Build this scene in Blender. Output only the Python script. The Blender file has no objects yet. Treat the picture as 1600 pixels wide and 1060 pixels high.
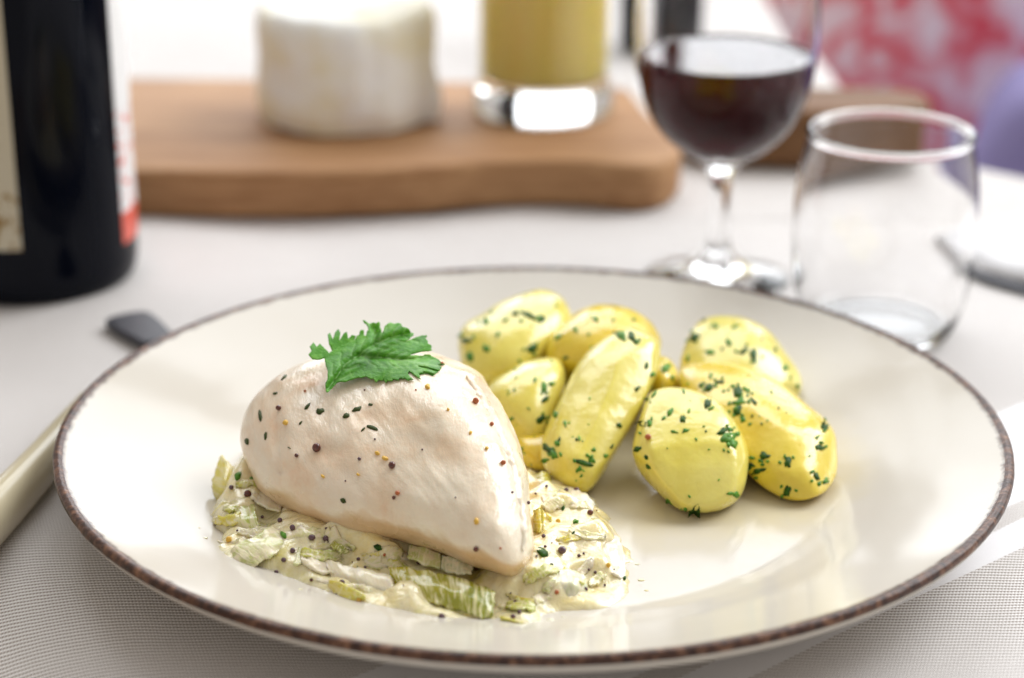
import bpy, bmesh, math, random
from mathutils import Vector, noise
from mathutils.bvhtree import BVHTree
random.seed(7)
R = math.radians
S = bpy.context.scene
C = S.collection

# ------------------------------------------------------------------ camera
CAM = Vector((-.0063, -.5827, .2785)); PITCH = .3722; ROLL = .0024; FPX = 3333.4
cd = bpy.data.cameras.new("camera"); co = bpy.data.objects.new("camera", cd); C.objects.link(co)
co.location = CAM; co.rotation_mode = 'XYZ'
cd.sensor_width = 36; cd.lens = 36*FPX/1600; cd.clip_end = 50; cd.clip_start = .02
fw = Vector((0, math.cos(PITCH), -math.sin(PITCH)))
rt0 = Vector((1, 0, 0)); up0 = rt0.cross(fw)
rt = rt0*math.cos(ROLL) + up0*math.sin(ROLL); up = up0*math.cos(ROLL) - rt0*math.sin(ROLL)
from mathutils import Matrix
co.rotation_euler = Matrix((rt, up, -fw)).transposed().to_euler()
cd.dof.use_dof = True; cd.dof.focus_distance = .588; cd.dof.aperture_fstop = 6.2
S.camera = co

# ------------------------------------------------------------------ light
S.view_settings.view_transform = 'Standard'; S.view_settings.look = 'None'
S.view_settings.exposure = 0.2; S.view_settings.gamma = 1
w = bpy.data.worlds.new("World"); S.world = w; w.use_nodes = True
bg = w.node_tree.nodes["Background"]; bg.inputs[0].default_value = (1.0, .93, .86, 1); bg.inputs[1].default_value = .46

def area(name, loc, target, sx, sy, radiance, col):
    l = bpy.data.lights.new(name, 'AREA'); l.shape = 'RECTANGLE'; l.size = sx; l.size_y = sy
    l.energy = radiance*math.pi*sx*sy; l.color = col
    o = bpy.data.objects.new(name, l); C.objects.link(o); o.location = loc
    o.rotation_euler = (Vector(target)-Vector(loc)).to_track_quat('-Z', 'Y').to_euler()
    return o
area("window_light_right", (1.55, .95, 1.55), (0, .1, 0), 1.6, 1.5, 7.2, (.94, .97, 1.0))
area("window_light_back", (.0, 2.7, 1.0), (0, .1, .1), 2.6, 1.3, 2.9, (.90, .95, 1.0))
area("added_light_high", (-.25, 1.7, 2.2), (0, .15, .0), 2.0, 1.3, 3.6, (.92, .96, 1.0))  # unseen high lamp added for more soft light with less glare

# ------------------------------------------------------------------ image pixels to world points along camera rays
def ray(x, y):
    return fw + rt*((x-800)/FPX) - up*((y-530)/FPX)
def at_z(x, y, z):
    d = ray(x, y); return CAM + d*((z-CAM.z)/d.z)
def at_d(x, y, depth):
    return CAM + ray(x, y)*depth

# ------------------------------------------------------------------ object helpers
ORG = {}
def tag(o, label=None, cat=None, group=None, kind=None):
    if label: o['label'] = label
    if cat: o['category'] = cat
    if group: o['group'] = group
    if kind: o['kind'] = kind
    return o
def thing(name, loc, label, cat, group=None):
    o = bpy.data.objects.new(name, None); C.objects.link(o); o.location = loc; o.empty_display_size = .02
    ORG[o] = Vector(loc)
    return tag(o, label, cat, group)
def mesh(name, vs, fs, m, parent=None, org=None, smooth=True, solid=0, bevel=0, sub=0, uvs=None, mats=None, fm=None):
    if parent is not None: O = ORG[parent]
    else: O = Vector(org) if org is not None else Vector((0, 0, 0))
    me = bpy.data.meshes.new(name)
    me.from_pydata([tuple(Vector(v)-O) for v in vs], [], fs)
    me.materials.append(m)
    for x in (mats or []): me.materials.append(x)
    if fm: me.polygons.foreach_set('material_index', fm)
    if uvs:
        l = me.uv_layers.new(name="UVMap")
        for lp in me.loops: l.data[lp.index].uv = uvs[lp.vertex_index]
    bm = bmesh.new(); bm.from_mesh(me)
    if not uvs: bmesh.ops.remove_doubles(bm, verts=bm.verts, dist=1e-7)
    bmesh.ops.recalc_face_normals(bm, faces=bm.faces)
    bm.to_mesh(me); bm.free()
    if smooth: me.polygons.foreach_set('use_smooth', [True]*len(me.polygons))
    me.update()
    o = bpy.data.objects.new(name, me); C.objects.link(o)
    if parent is not None:
        o.parent = parent
    else: o.location = O
    ORG[o] = O
    if bevel:
        b = o.modifiers.new("b", 'BEVEL'); b.width = bevel; b.segments = 3; b.limit_method = 'ANGLE'
    if solid:
        s = o.modifiers.new("s", 'SOLIDIFY'); s.thickness = solid; s.offset = -1
    if sub:
        s = o.modifiers.new("u", 'SUBSURF'); s.levels = s.render_levels = sub
    return o
def grid_faces(nr, nc, wrap=False):
    f = []
    for i in range(nr-1):
        for j in range(nc if wrap else nc-1):
            a = i*nc+j; b = i*nc+(j+1) % nc
            f.append((a, b, b+nc, a+nc))
    return f
def lathe(c, prof, n=96, wob=None):
    vs = []; 
    for k, (r, z) in enumerate(prof):
        for j in range(n):
            a = 2*math.pi*j/n
            rr = r + (wob(r, z, a) if wob else 0)
            vs.append((c[0]+rr*math.cos(a), c[1]+rr*math.sin(a), c[2]+z))
    fs = grid_faces(len(prof), n, True)
    if prof[0][0] > 0 and prof[0] != prof[-1]: fs.append(tuple(range(n-1, -1, -1)))
    if prof[-1][0] > 0 and prof[0] != prof[-1]: b = (len(prof)-1)*n; fs.append(tuple(range(b, b+n)))
    return vs, fs
def catmull(pts, n, closed=True):
    out = []; m = len(pts); segs = m if closed else m-1
    for i in range(segs):
        if closed: p = [pts[(i+k-1) % m] for k in range(4)]
        else: p = [pts[min(max(i+k-1, 0), m-1)] for k in range(4)]
        for s in range(n):
            t = s/n; t2 = t*t; t3 = t2*t
            out.append(tuple(.5*((2*b)+(-a+c_)*t+(2*a-5*b+4*c_-d)*t2+(-a+3*b-3*c_+d)*t3) for a, b, c_, d in zip(*p)))
    if not closed: out.append(tuple(pts[-1]))
    return out
def smooth_profile(p, n=5):
    return catmull(p, n, False)
def slab(outline, z0, z1):
    n = len(outline)
    vs = [(x, y, z0) for x, y in outline]+[(x, y, z1) for x, y in outline]
    fs = [tuple(range(n-1, -1, -1)), tuple(range(n, 2*n))]+[(i, (i+1) % n, (i+1) % n+n, i+n) for i in range(n)]
    return vs, fs

# ------------------------------------------------------------------ material helpers
class M:
    def __init__(s, name, rough=.5, **kw):
        s.m = bpy.data.materials.new(name); s.m.use_nodes = True
        s.t = s.m.node_tree; s.n = s.t.nodes; s.p = s.n["Principled BSDF"]
        s.set('Roughness', rough)
        for k, v in kw.items(): s.set(k.replace('_', ' '), v)
        s.tc = s.n.new('ShaderNodeTexCoord')
    def set(s, k, v):
        if isinstance(v, tuple) and len(v) == 3 and s.p.inputs[k].type == 'RGBA': v = (*v, 1)
        s.p.inputs[k].default_value = v
    def link(s, a, b): s.t.links.new(a, b)
    def node(s, t, **kw):
        n = s.n.new(t)
        for k, v in kw.items(): setattr(n, k, v)
        return n
    def mapped(s, scale=(1, 1, 1), rot=(0, 0, 0), co='Object'):
        mp = s.node('ShaderNodeMapping'); s.link(s.tc.outputs[co], mp.inputs[0])
        mp.inputs['Scale'].default_value = scale; mp.inputs['Rotation'].default_value = rot
        return mp.outputs[0]
    def noise(s, scale, detail=3, rough=.5, vec=None, dist=0):
        n = s.node('ShaderNodeTexNoise'); n.inputs['Scale'].default_value = scale
        n.inputs['Detail'].default_value = detail; n.inputs['Roughness'].default_value = rough; n.inputs['Distortion'].default_value = dist
        s.link(vec if vec is not None else s.tc.outputs['Object'], n.inputs['Vector']); return n.outputs['Fac']
    def ramp(s, fac, stops, interp='LINEAR'):
        r = s.node('ShaderNodeValToRGB'); r.color_ramp.interpolation = interp
        e = r.color_ramp.elements
        while len(e) < len(stops): e.new(.5)
        for q, (p, c) in zip(e, stops):
            q.position = p; q.color = (*c, 1) if isinstance(c, tuple) else (c, c, c, 1)
        s.link(fac, r.inputs[0]); return r.outputs[0]
    def mix(s, fac, a, b, blend='MIX'):
        x = s.node('ShaderNodeMix', data_type='RGBA', blend_type=blend)
        for v, i in ((fac, 0), (a, 6), (b, 7)):
            if isinstance(v, (int, float)): x.inputs[i].default_value = v if i == 0 else (v, v, v, 1)
            elif isinstance(v, tuple): x.inputs[i].default_value = (*v, 1)
            else: s.link(v, x.inputs[i])
        return x.outputs[2]
    def math(s, op, a, b=0., c=None):
        x = s.node('ShaderNodeMath', operation=op)
        for i, v in enumerate((a, b) if c is None else (a, b, c)):
            if isinstance(v, (int, float)): x.inputs[i].default_value = v
            else: s.link(v, x.inputs[i])
        return x.outputs[0]
    def sep(s, v):
        x = s.node('ShaderNodeSeparateXYZ'); s.link(v, x.inputs[0]); return x.outputs
    def base(s, c):
        if isinstance(c, tuple): s.set('Base Color', c)
        else: s.link(c, s.p.inputs['Base Color'])
        return s
    def bump(s, h, dist=.001, strength=1):
        b = s.node('ShaderNodeBump'); b.inputs['Distance'].default_value = dist; b.inputs['Strength'].default_value = strength
        s.link(h, b.inputs['Height'])
        if getattr(s, 'lastb', None): s.link(s.lastb, b.inputs['Normal'])
        s.lastb = b.outputs[0]; s.link(s.lastb, s.p.inputs['Normal']); return s
    def sss(s, w, rad=(1, .5, .25), scale=.004):
        s.set('Subsurface Weight', w); s.set('Subsurface Radius', rad); s.set('Subsurface Scale', scale); return s

def glass_mat(name, col=(1, 1, 1), rough=0., ior=1.47):
    m = M(name, rough); m.set('Transmission Weight', 1.); m.set('IOR', ior); m.set('Base Color', col); return m.m

# ================================================================== SETTING
# ---- cloth
cl = M("woven_cotton", .75)
uv = cl.tc.outputs['UV']; xyz = cl.sep(uv)
wn = cl.noise(14, 2, .5, uv)
px = cl.math('MULTIPLY_ADD', wn, .003, xyz[0]); py = cl.math('MULTIPLY_ADD', wn, .007, xyz[1])
PITCHY = .00155
rows = cl.math('SINE', cl.math('MULTIPLY', py, 2*math.pi/PITCHY))
rowi = cl.math('FLOOR', cl.math('DIVIDE', py, PITCHY))
stag = cl.math('MULTIPLY_ADD', rowi, math.pi, cl.math('MULTIPLY', px, 2*math.pi/.00095))
cols = cl.math('SINE', stag)
weave = cl.math('MULTIPLY_ADD', cols, .22, cl.math('MULTIPLY', rows, .5))
# satin bands running diagonally: distance across = (x*sin40 - y*cos40)
bd = cl.math('SUBTRACT', cl.math('MULTIPLY', xyz[0], math.sin(R(40.5))), cl.math('MULTIPLY', xyz[1], math.cos(R(40.5))))
bd = cl.math('MULTIPLY_ADD', wn, .002, bd)
def band(a, b):
    return cl.math('MULTIPLY', cl.math('GREATER_THAN', bd, a), cl.math('LESS_THAN', bd, b))
bsum = band(.1058, .1173)
for a, b in ((.052, .0980),):
    bsum = cl.math('ADD', bsum, band(a, b))
bsum = cl.math('MINIMUM', bsum, 1.)
weave01 = cl.math('MULTIPLY_ADD', weave, .7, .5)
ribcol = cl.ramp(weave01, [(.12, (.33, .28, .25)), (.5, (.76, .725, .70)), (.88, (.92, .90, .89))])
satrow = cl.math('SINE', cl.math('MULTIPLY', py, 2*math.pi/.0008))
satcol = cl.mix(cl.math('MULTIPLY_ADD', satrow, .5, .5), (.82, .81, .83), (.90, .89, .91))
dirt = cl.ramp(cl.noise(9, 4, .6, uv), [(.3, (.90, .90, .90)), (.7, (1, 1, 1))])
cl.base(cl.mix(1., cl.mix(bsum, ribcol, satcol), dirt, 'MULTIPLY'))
hgt = cl.mix(bsum, weave01, cl.math('MULTIPLY_ADD', satrow, .08, .5))
cl.bump(hgt, .0004, .8)
cl.link(cl.math('MULTIPLY_ADD', bsum, -.3, .8), cl.p.inputs['Roughness'])
cl.set('Sheen Weight', .15)

def cloth_z(x, y):
    z = 0.
    # the cloth rolls over the table edge near the camera's left
    d = (-.118 - x)*.80 + (-.080 - y)*.60 + .010
    if d > 0:
        z -= 7.*d*d if d < .06 else 7.*.06**2 + (d-.06)*.84
    a = math.hypot(x, y)
    m = min(1, max(0, (a-.15)/.12)) if y < .45 else .6
    z += m*(.0030*noise.noise(Vector((x*9, y*5, 3)))+.0014*noise.noise(Vector((x*22, y*18, 7))))
    return z
# boundary of the table on the right
def edge_x(y):           # right-hand table edge
    return .224 - (y-.34)*.80
NX, NY = 230, 260; vs = []; uvs = []
y0, y1 = -.40, 1.15
for i in range(NY):
    y = y0+(y1-y0)*(i/(NY-1))**1.25
    xr = edge_x(y) if y > .1 else .42
    xr = .42 if y < .27 else max(.172-(y-.37)*.05, min(.42, .262+(.30-y)*1.0))
    for j in range(NX):
        x = -.75+(xr+.75)*j/(NX-1)
        z = cloth_z(x, y)
        e = xr-x
        if e < .012: z -= (.012-e)**2*40
        vs.append((x, y, z)); uvs.append((x, y))
# skirt along the right side
n0 = len(vs)
fs = grid_faces(NY, NX)
for i in range(NY):
    x, y, z = vs[i*NX+NX-1]; vs.append((x+.002, y, -.2)); uvs.append((x+.2, y))
for i in range(NY-1): fs.append((i*NX+NX-1, n0+i, n0+i+1, (i+1)*NX+NX-1))
tc = mesh("tablecloth", vs, fs, cl.m, org=(0, 0, 0), uvs=uvs)
tag(tc, "cream ribbed woven tablecloth with pale satin stripes under everything", "tablecloth")

fl = M("floor_boards", .45); fl.base(fl.ramp(fl.noise(3, 5, .6, fl.mapped((1, 12, 1))), [(.3, (.13, .10, .12)), (.7, (.22, .17, .19))]))
vs = [(-4, -2, -.76), (4, -2, -.76), (4, 5, -.76), (-4, 5, -.76)]
tag(mesh("floor", vs, [(0, 1, 2, 3)], fl.m, smooth=False), kind='structure')
wd0 = M("table_wood", .5); wd0.base((.30, .18, .10))
vs, fs = slab([(-.75, -.03), (-.12, -.30), (.40, -.30), (.40, .28), (.255, .30), (-.30, .92), (-.75, 1.1)][::1], -.06, -.035)
tt = mesh("table", vs, fs, wd0.m, smooth=False); tag(tt, kind='structure')

# ================================================================== PLATE
def plate_top(r):
    P = PT
    for (a, za), (b, zb) in zip(P, P[1:]):
        if r <= b: return za+(zb-za)*(r-a)/(b-a)
    return P[-1][1]
topc = [(0, .0080), (.05, .0080), (.082, .0083), (.0915, .0093), (.0995, .0115), (.107, .0140), (.115, .0165), (.125, .0198), (.134, .0229), (.1375, .0242)]
PT = smooth_profile(topc, 6)
gl = M("cream_glaze", .12); gl.set("Specular IOR Level", .27)
xy = gl.sep(gl.tc.outputs['Object'])
rad = gl.math('SQRT', gl.math('ADD', gl.math('MULTIPLY', xy[0], xy[0]), gl.math('MULTIPLY', xy[1], xy[1])))
n1 = gl.noise(260, 4, .65); n2 = gl.noise(60, 2)
edge = gl.math('ADD', rad, gl.math('MULTIPLY_ADD', n1, .0030, gl.math('MULTIPLY', n2, .0012)))
# dark line spills a little inwards from the painted lip
fac = gl.ramp(gl.math('MULTIPLY', gl.math('SUBTRACT', edge, .1382), 600), [(.05, 0.), (.95, 1.)])
under = gl.math('LESS_THAN', xy[2], .0225)
fac = gl.math('MULTIPLY', fac, gl.math('SUBTRACT', 1., under))
cream = gl.ramp(gl.noise(25, 3), [(.3, (.585, .54, .47)), (.7, (.61, .57, .505))])
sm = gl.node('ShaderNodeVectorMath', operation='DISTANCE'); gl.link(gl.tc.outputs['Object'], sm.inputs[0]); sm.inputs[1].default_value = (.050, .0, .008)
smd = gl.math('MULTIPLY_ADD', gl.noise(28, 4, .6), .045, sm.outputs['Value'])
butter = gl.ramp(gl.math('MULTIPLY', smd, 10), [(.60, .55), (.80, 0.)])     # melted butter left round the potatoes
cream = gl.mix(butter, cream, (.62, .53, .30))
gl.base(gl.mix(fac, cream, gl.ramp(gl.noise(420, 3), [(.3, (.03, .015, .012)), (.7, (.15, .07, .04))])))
gl.bump(gl.noise(40, 2), .0004, .25)
plate = thing("dinner_plate", (0, 0, 0), "large cream glazed dinner plate with a brown painted rim", "plate")
lipa = .1375
under_p = [(.1372, .0188), (.128, .0160), (.112, .0105), (.097, .0048), (.090, .0012), (.0875, 0.0006), (.0845, .0006), (.083, .003), (.05, .0042), (0, .0042)]
outer = [(.1375, .0242), (.1388, .0247), (.1399, .0243), (.1403, .0232), (.1399, .0216), (.1388, .0202), (.1372, .0188)]
outs = smooth_profile(outer, 4)
lo = [p for p in outs if p[1] >= .0222 or p[0] < .1384 and p[1] > .0240]
k = len(lo)
split = outs[:k]; rest = outs[k-1:]
vs, fs = lathe((0, 0, 0), PT, 256)
n = len(vs)
v2, f2 = lathe((0, 0, 0), rest+smooth_profile(under_p, 4)[1:], 256)
f2 = [f for f in f2 if len(f) == 4]; fs = [f for f in fs if len(f) == 4]
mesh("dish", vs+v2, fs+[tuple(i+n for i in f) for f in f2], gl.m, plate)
br = M("brown_glaze", .34); br.set("Specular IOR Level", .3)
bz = br.sep(br.tc.outputs['Object'])
lowe = br.math('ADD', bz[2], br.math('MULTIPLY_ADD', br.noise(300, 3, .6), -.0024, br.math('MULTIPLY', br.noise(70, 2), -.0014)))
cf = br.ramp(br.math('MULTIPLY', br.math('SUBTRACT', lowe, .0190), 900), [(.0, 0.), (.6, 1.)])
brn = br.ramp(br.noise(330, 5, .7), [(.34, (.018, .010, .008)), (.5, (.075, .032, .020)), (.70, (.27, .135, .075))])
br.base(br.mix(cf, (.60, .56, .505), brn))
br.bump(br.noise(500, 4, .6), .0006, .6)
vs, fs = lathe((0, 0, 0), split, 512, wob=lambda r, z, a: .00018*noise.noise(Vector((math.cos(a)*30, math.sin(a)*30, z*200))))
fs = [f for f in fs if len(f) == 4]
mesh("painted_rim", vs, fs, br.m, plate)

# ================================================================== solid bodies from outlines in image pixels
def body(outline, center, d0, gx, gy, Tf, Tb, name, m, parent=None, org=None, zmin=.0093, ex=2.0, nt=112, nr=40, blend=2.0, rough=.0004, rfreq=90, facets=None, extra=None, seed=0, cuts=0):
    """closed rounded body: outline = silhouette seen from the camera side, Tf/Tb half thickness toward / away."""
    cx, cy = center
    pts = catmull(outline, 14)
    pol = sorted((math.atan2(y-cy, x-cx), math.hypot(x-cx, y-cy)) for x, y in pts)
    def rad(t):
        t = math.atan2(math.sin(t), math.cos(t))
        import bisect
        i = bisect.bisect(pol, (t,))
        a = pol[i-1]; b = pol[i % len(pol)]
        ta, tb = a[0], b[0]
        if i == 0 : ta -= 2*math.pi
        if i == len(pol): tb += 2*math.pi
        f = (t-ta)/max(1e-9, tb-ta)
        return a[1]+(b[1]-a[1])*min(1, max(0, f))
    ra = [rad(2*math.pi*j/nt) for j in range(nt)]
    ms = [sum(ra[(j+k) % nt] for k in range(-9, 10))/19 for j in range(nt)]
    vs = []
    for i in range(nr+1):
        al = math.pi*i/nr
        s = math.sin(al)
        for j in range(nt):
            th = 2*math.pi*j/nt
            q = s**blend
            rr = (ms[j]*(1-q)+ra[j]*q)*s
            x = cx+rr*math.cos(th); y = cy+rr*math.sin(th)
            dm = d0+gx*(x-cx)/100+gy*(y-cy)/100
            c_ = math.cos(al)
            dep = -(Tf if c_ > 0 else -Tb)*abs(c_)**(2/ex)
            if facets and c_ > 0:
                for (fx, fy, lim, k) in facets:
                    u_ = rr*math.cos(th)*fx/100+rr*math.sin(th)*fy/100
                    cap = -(lim - u_*k)
                    if dep < cap: dep = cap+(dep-cap)*.25
            if extra: dep += extra(x, y, c_, s)
            p = at_d(x, y, dm+dep)
            vs.append(p)
    fs = grid_faces(nr+1, nt, True)
    # normal displacement (skip silhouette change: small)
    cen = sum(vs, Vector())/len(vs)
    out = []
    for v in vs:
        d = (v-cen).normalized()
        k = noise.noise(v*rfreq+Vector((seed*7.3, 0, 0)))+.5*noise.noise(v*rfreq*2.3+Vector((0, seed*3.1, 0)))
        q = v+d*k*rough
        lim = zmin
        if q.z < lim: q.z = lim-(lim-q.z)*.02
        out.append(q)
    if cuts:
        rg = random.Random(seed*31+5); c2 = sum(out, Vector())/len(out)
        for _ in range(cuts):
            nrm = Vector((rg.uniform(-1, 1), rg.uniform(-1, .6), rg.uniform(-.6, 1))).normalized()
            sup = max((v-c2).dot(nrm) for v in out)*rg.uniform(.86, .93)
            for i, v in enumerate(out):
                e_ = (v-c2).dot(nrm)-sup
                if e_ > 0: out[i] = v-nrm*(e_-(.0016*(1-math.exp(-e_/.0016))*.55+e_*.10))
    o = mesh(name, out, fs, m, parent, org)
    return o, BVHTree.FromPolygons(out, fs)

def hit(bvh, x, y):
    d = ray(x, y).normalized()
    h = bvh.ray_cast(CAM, d)
    return (h[0], h[1]) if h[0] is not None else (None, None)

def flake_geo(bvh, x, y, size, lift=.0002, aspect=1., ang=None, n=9, irregular=.35):
    """thin irregular flake lying on a surface (two layers)."""
    if ang is None: ang = random.uniform(0, math.pi)
    p0, n0 = hit(bvh, x, y)
    if p0 is None: return None
    ring = []
    for k in range(n):
        t = 2*math.pi*k/n
        r = size*.5*max(.3, 1+irregular*1.3*noise.noise(Vector((math.cos(t)*1.1, math.sin(t)*1.1, p0.x*9000+p0.y*7000)))+random.uniform(-.12, .12))
        a, b = r*math.cos(t), r*math.sin(t)*aspect
        q, nn = hit(bvh, x+a*math.cos(ang)-b*math.sin(ang), y+a*math.sin(ang)+b*math.cos(ang))
        if q is None or (q-p0).length > size/3333*.62*2.2: q = p0+(Vector((random.uniform(-1, 1), 0, random.uniform(-1, 1))))*size*.5/5500; nn = n0
        if nn.dot(CAM-q) < 0: nn = -nn
        ring.append((q, nn))
    if n0.dot(CAM-p0) < 0: n0 = -n0
    vs = [p0+n0*(lift*2.4)]
    vs += [q+nn*(lift*random.uniform(1.0, 2.6)) for q, nn in ring]
    vs += [q-nn*lift*.5 for q, nn in ring]
    fs = []
    for k in range(n):
        k2 = (k+1) % n
        fs.append((0, 1+k, 1+k2)); fs.append((1+k, 1+n+k, 1+n+k2, 1+k2))
    return vs, fs

def seed_geo(bvh, x, y, rpx, sink=.35):
    p, nn = hit(bvh, x, y)
    if p is None: return None
    if nn.dot(CAM-p) < 0: nn = -nn
    r = rpx/3333*(p-CAM).dot(fw)
    vs = []; N = 12
    c = p+nn*r*(1-sink)
    k1, k2, k3 = random.uniform(.9, 1.1), random.uniform(.85, 1.05), random.uniform(.9, 1.1)
    for i in range(9):
        a = math.pi*i/8
        for j in range(N):
            t = 2*math.pi*j/N
            vs.append(c+Vector((k1*r*math.sin(a)*math.cos(t), k2*r*math.sin(a)*math.sin(t), k3*r*math.cos(a))))
    return vs, grid_faces(9, N, True)

herb_d = M("cooked_parsley_dark", .45); herb_d.base(herb_d.ramp(herb_d.noise(900, 2), [(.3, (.008, .034, .003)), (.7, (.045, .14, .010))]))
herb_m = M("cooked_parsley", .45); herb_m.base(herb_m.ramp(herb_m.noise(700, 2), [(.3, (.035, .14, .006)), (.7, (.12, .32, .03))]))
herb_d.set("Specular IOR Level", .2); herb_m.set("Specular IOR Level", .25)
herb_l = M('cooked_parsley_light', .4); herb_l.base((.16, .36, .03)); herb_l.set('Specular IOR Level', .25)
herb_o = M("dried_herb", .5); herb_o.base((.045, .065, .012)); herb_o.set("Specular IOR Level", .2)
sd = M("mustard_seed_skin", .25, Coat_Weight=.4); sd.base(sd.ramp(sd.noise(1500, 2), [(.3, (.05, .010, .008)), (.7, (.15, .03, .015))]))
sdo = M("orange_seed_skin", .35); sdo.base((.42, .11, .03))
sdp = M("purple_seed_skin", .25, Coat_Weight=.4); sdp.base((.10, .045, .06))
yb = M("yellow_fleck", .4); yb.base((.75, .45, .06))

# ================================================================== CHICKEN
ck = M("poached_chicken", .36, Coat_Weight=.5, Coat_Roughness=.14)
fib = ck.noise(60, 5, .6, ck.mapped((1, .35, 1), (0, 0, R(35))), .6)
big = ck.noise(30, 5, .65, None, .5)
fine = ck.noise(240, 4, .65, ck.mapped((1, .4, 1), (0, 0, R(25))))
c1 = ck.ramp(big, [(.30, (.82, .53, .31)), (.41, (.86, .69, .49)), (.52, (.87, .765, .60)), (.72, (.91, .85, .70))])
c2 = ck.ramp(fib, [(.35, (.80, .655, .52)), (.65, (.95, .93, .90))])
col = ck.mix(.35, c1, c2, 'MULTIPLY')
# browning on the under-edge: a darker seared skin low down on the meat
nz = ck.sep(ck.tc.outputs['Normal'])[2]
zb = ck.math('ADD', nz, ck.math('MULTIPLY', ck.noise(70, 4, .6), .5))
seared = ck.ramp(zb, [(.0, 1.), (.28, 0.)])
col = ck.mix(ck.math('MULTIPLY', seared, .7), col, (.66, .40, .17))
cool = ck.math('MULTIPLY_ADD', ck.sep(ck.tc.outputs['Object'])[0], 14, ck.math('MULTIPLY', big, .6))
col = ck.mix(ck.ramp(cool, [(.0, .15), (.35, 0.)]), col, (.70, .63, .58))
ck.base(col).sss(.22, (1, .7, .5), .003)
str_ = ck.noise(95, 5, .65, ck.mapped((1, .16, 1), (0, 0, R(-28))), .8)
ck.bump(fib, .0012, .4).bump(fine, .0006, .55).bump(str_, .0009, .5)
ck.link(ck.lastb, ck.p.inputs['Coat Normal'])
hole = ck.ramp(ck.noise(330, 3, .6), [(.68, 0.), (.75, 1.)])
ck.link(ck.ramp(ck.noise(130, 3), [(.35, .22), (.65, .5)]), ck.p.inputs['Roughness'])
out_c = [(385, 725), (374, 680), (392, 632), (430, 593), (476, 565), (532, 549), (600, 543), (655, 548), (700, 560), (745, 582), (775, 622),
         (798, 668), (813, 708), (824, 750), (829, 800), (836, 845), (826, 878), (800, 900), (765, 892), (735, 885), (690, 866), (640, 850), (580, 842), (520, 826), (470, 806), (430, 784), (404, 762)]
chick = thing("chicken_breast", at_z(640, 800, .012), "poached chicken breast flecked with mustard seeds on creamed leeks", "chicken")
def ck_extra(x, y, c_, s):
    # long ridge running from the crown of the meat to the tip, and a shallow hollow on the left of it
    if c_ <= 0: return 0
    t = min(1, max(0, (y-560)/320)); rx = 640+ t*160 - 40*math.sin(t*math.pi)*-1
    e = math.exp(-((x-rx)/70)**2)
    e2 = math.exp(-((x-430)/45)**2-((y-650)/60)**2)
    g = math.exp(-((x-(418+.12*(y-560)))/9)**2)*(1 if 600 < y < 740 else .3)
    f = math.exp(-((x-(742+.36*(y-600)))/9)**2)*(1 if 590 < y < 800 else 0)*(.6+.6*noise.noise(Vector((y/14, 0, 2))))
    dx_, dy_ = x-600, y-560; ca, sa = math.cos(R(52)), math.sin(R(52))
    al_, ac_ = dx_*ca+dy_*sa, -dx_*sa+dy_*ca
    h_ = noise.noise(Vector((al_/70, ac_/9, 1)))*.0002+noise.noise(Vector((al_/28, ac_/22, 5)))*.0004+noise.noise(Vector((al_/60, ac_/45, 8)))*.0009
    return (-.0055*e - .0035*e2 + .0018*g - .0018*f + h_)*c_**.5
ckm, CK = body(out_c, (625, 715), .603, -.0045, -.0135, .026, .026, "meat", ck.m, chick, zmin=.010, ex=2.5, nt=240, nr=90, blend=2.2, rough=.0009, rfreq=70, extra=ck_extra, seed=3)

def put(geo, name, m, parent):
    if geo: return mesh(name, geo[0], geo[1], m, parent)
for x, y, r, m in ((496, 702, 7.2, sd), (613, 729, 6.3, sd), (464, 713, 3.6, sd), (437, 639, 4.6, sd), (622, 771, 4, sdo), (616, 778, 3, sd), (742, 629, 5, sdo), (767, 664, 3.6, sdo), (745, 857, 4.6, sd), (785, 724, 4, sdo),
                   (562, 718, 2.8, sdp), (477, 612, 2.2, sdo), (824, 786, 3, sdp), (782, 857, 2, sdo), (800, 770, 2, sdp), (660, 703, 1.6, sdp), (586, 687, 1.6, sdp), (540, 752, 1.5, sdp), (712, 778, 1.5, sdp), (570, 610, 1.4, sd), (650, 610, 1.4, sdo), (690, 570, 3, sdo)):
    put(seed_geo(CK, x, y, r), "mustard_seed", m.m, chick)
for x, y, s_, asp, ang, m in ((480, 636, 14, .35, -.9, herb_o), (501, 643, 14, .7, -.4, herb_o), (541, 650, 13, .6, -.4, herb_o), (558, 640, 19, .4, -.35, herb_o), (579, 633, 9, .45, 0, herb_o), (582, 669, 20, .3, .3, herb_o), (567, 672, 9, .3, -.8, herb_o),
                              (470, 661, 8, .4, -.9, herb_o), (537, 783, 10, .7, .5, herb_o), (407, 650, 20, .3, 1.5, herb_o), (415, 682, 14, .3, 1.7, herb_o), (386, 690, 12, .5, 1.4, herb_o), (444, 590, 14, .3, -.7, herb_o), (430, 615, 9, .4, -.4, herb_o), (452, 700, 6, .3, .6, herb_o)):
    put(flake_geo(CK, x, y, s_*.9, .00012, asp, ang, 10, .3), "herb_flake", m.m, chick)
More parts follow.
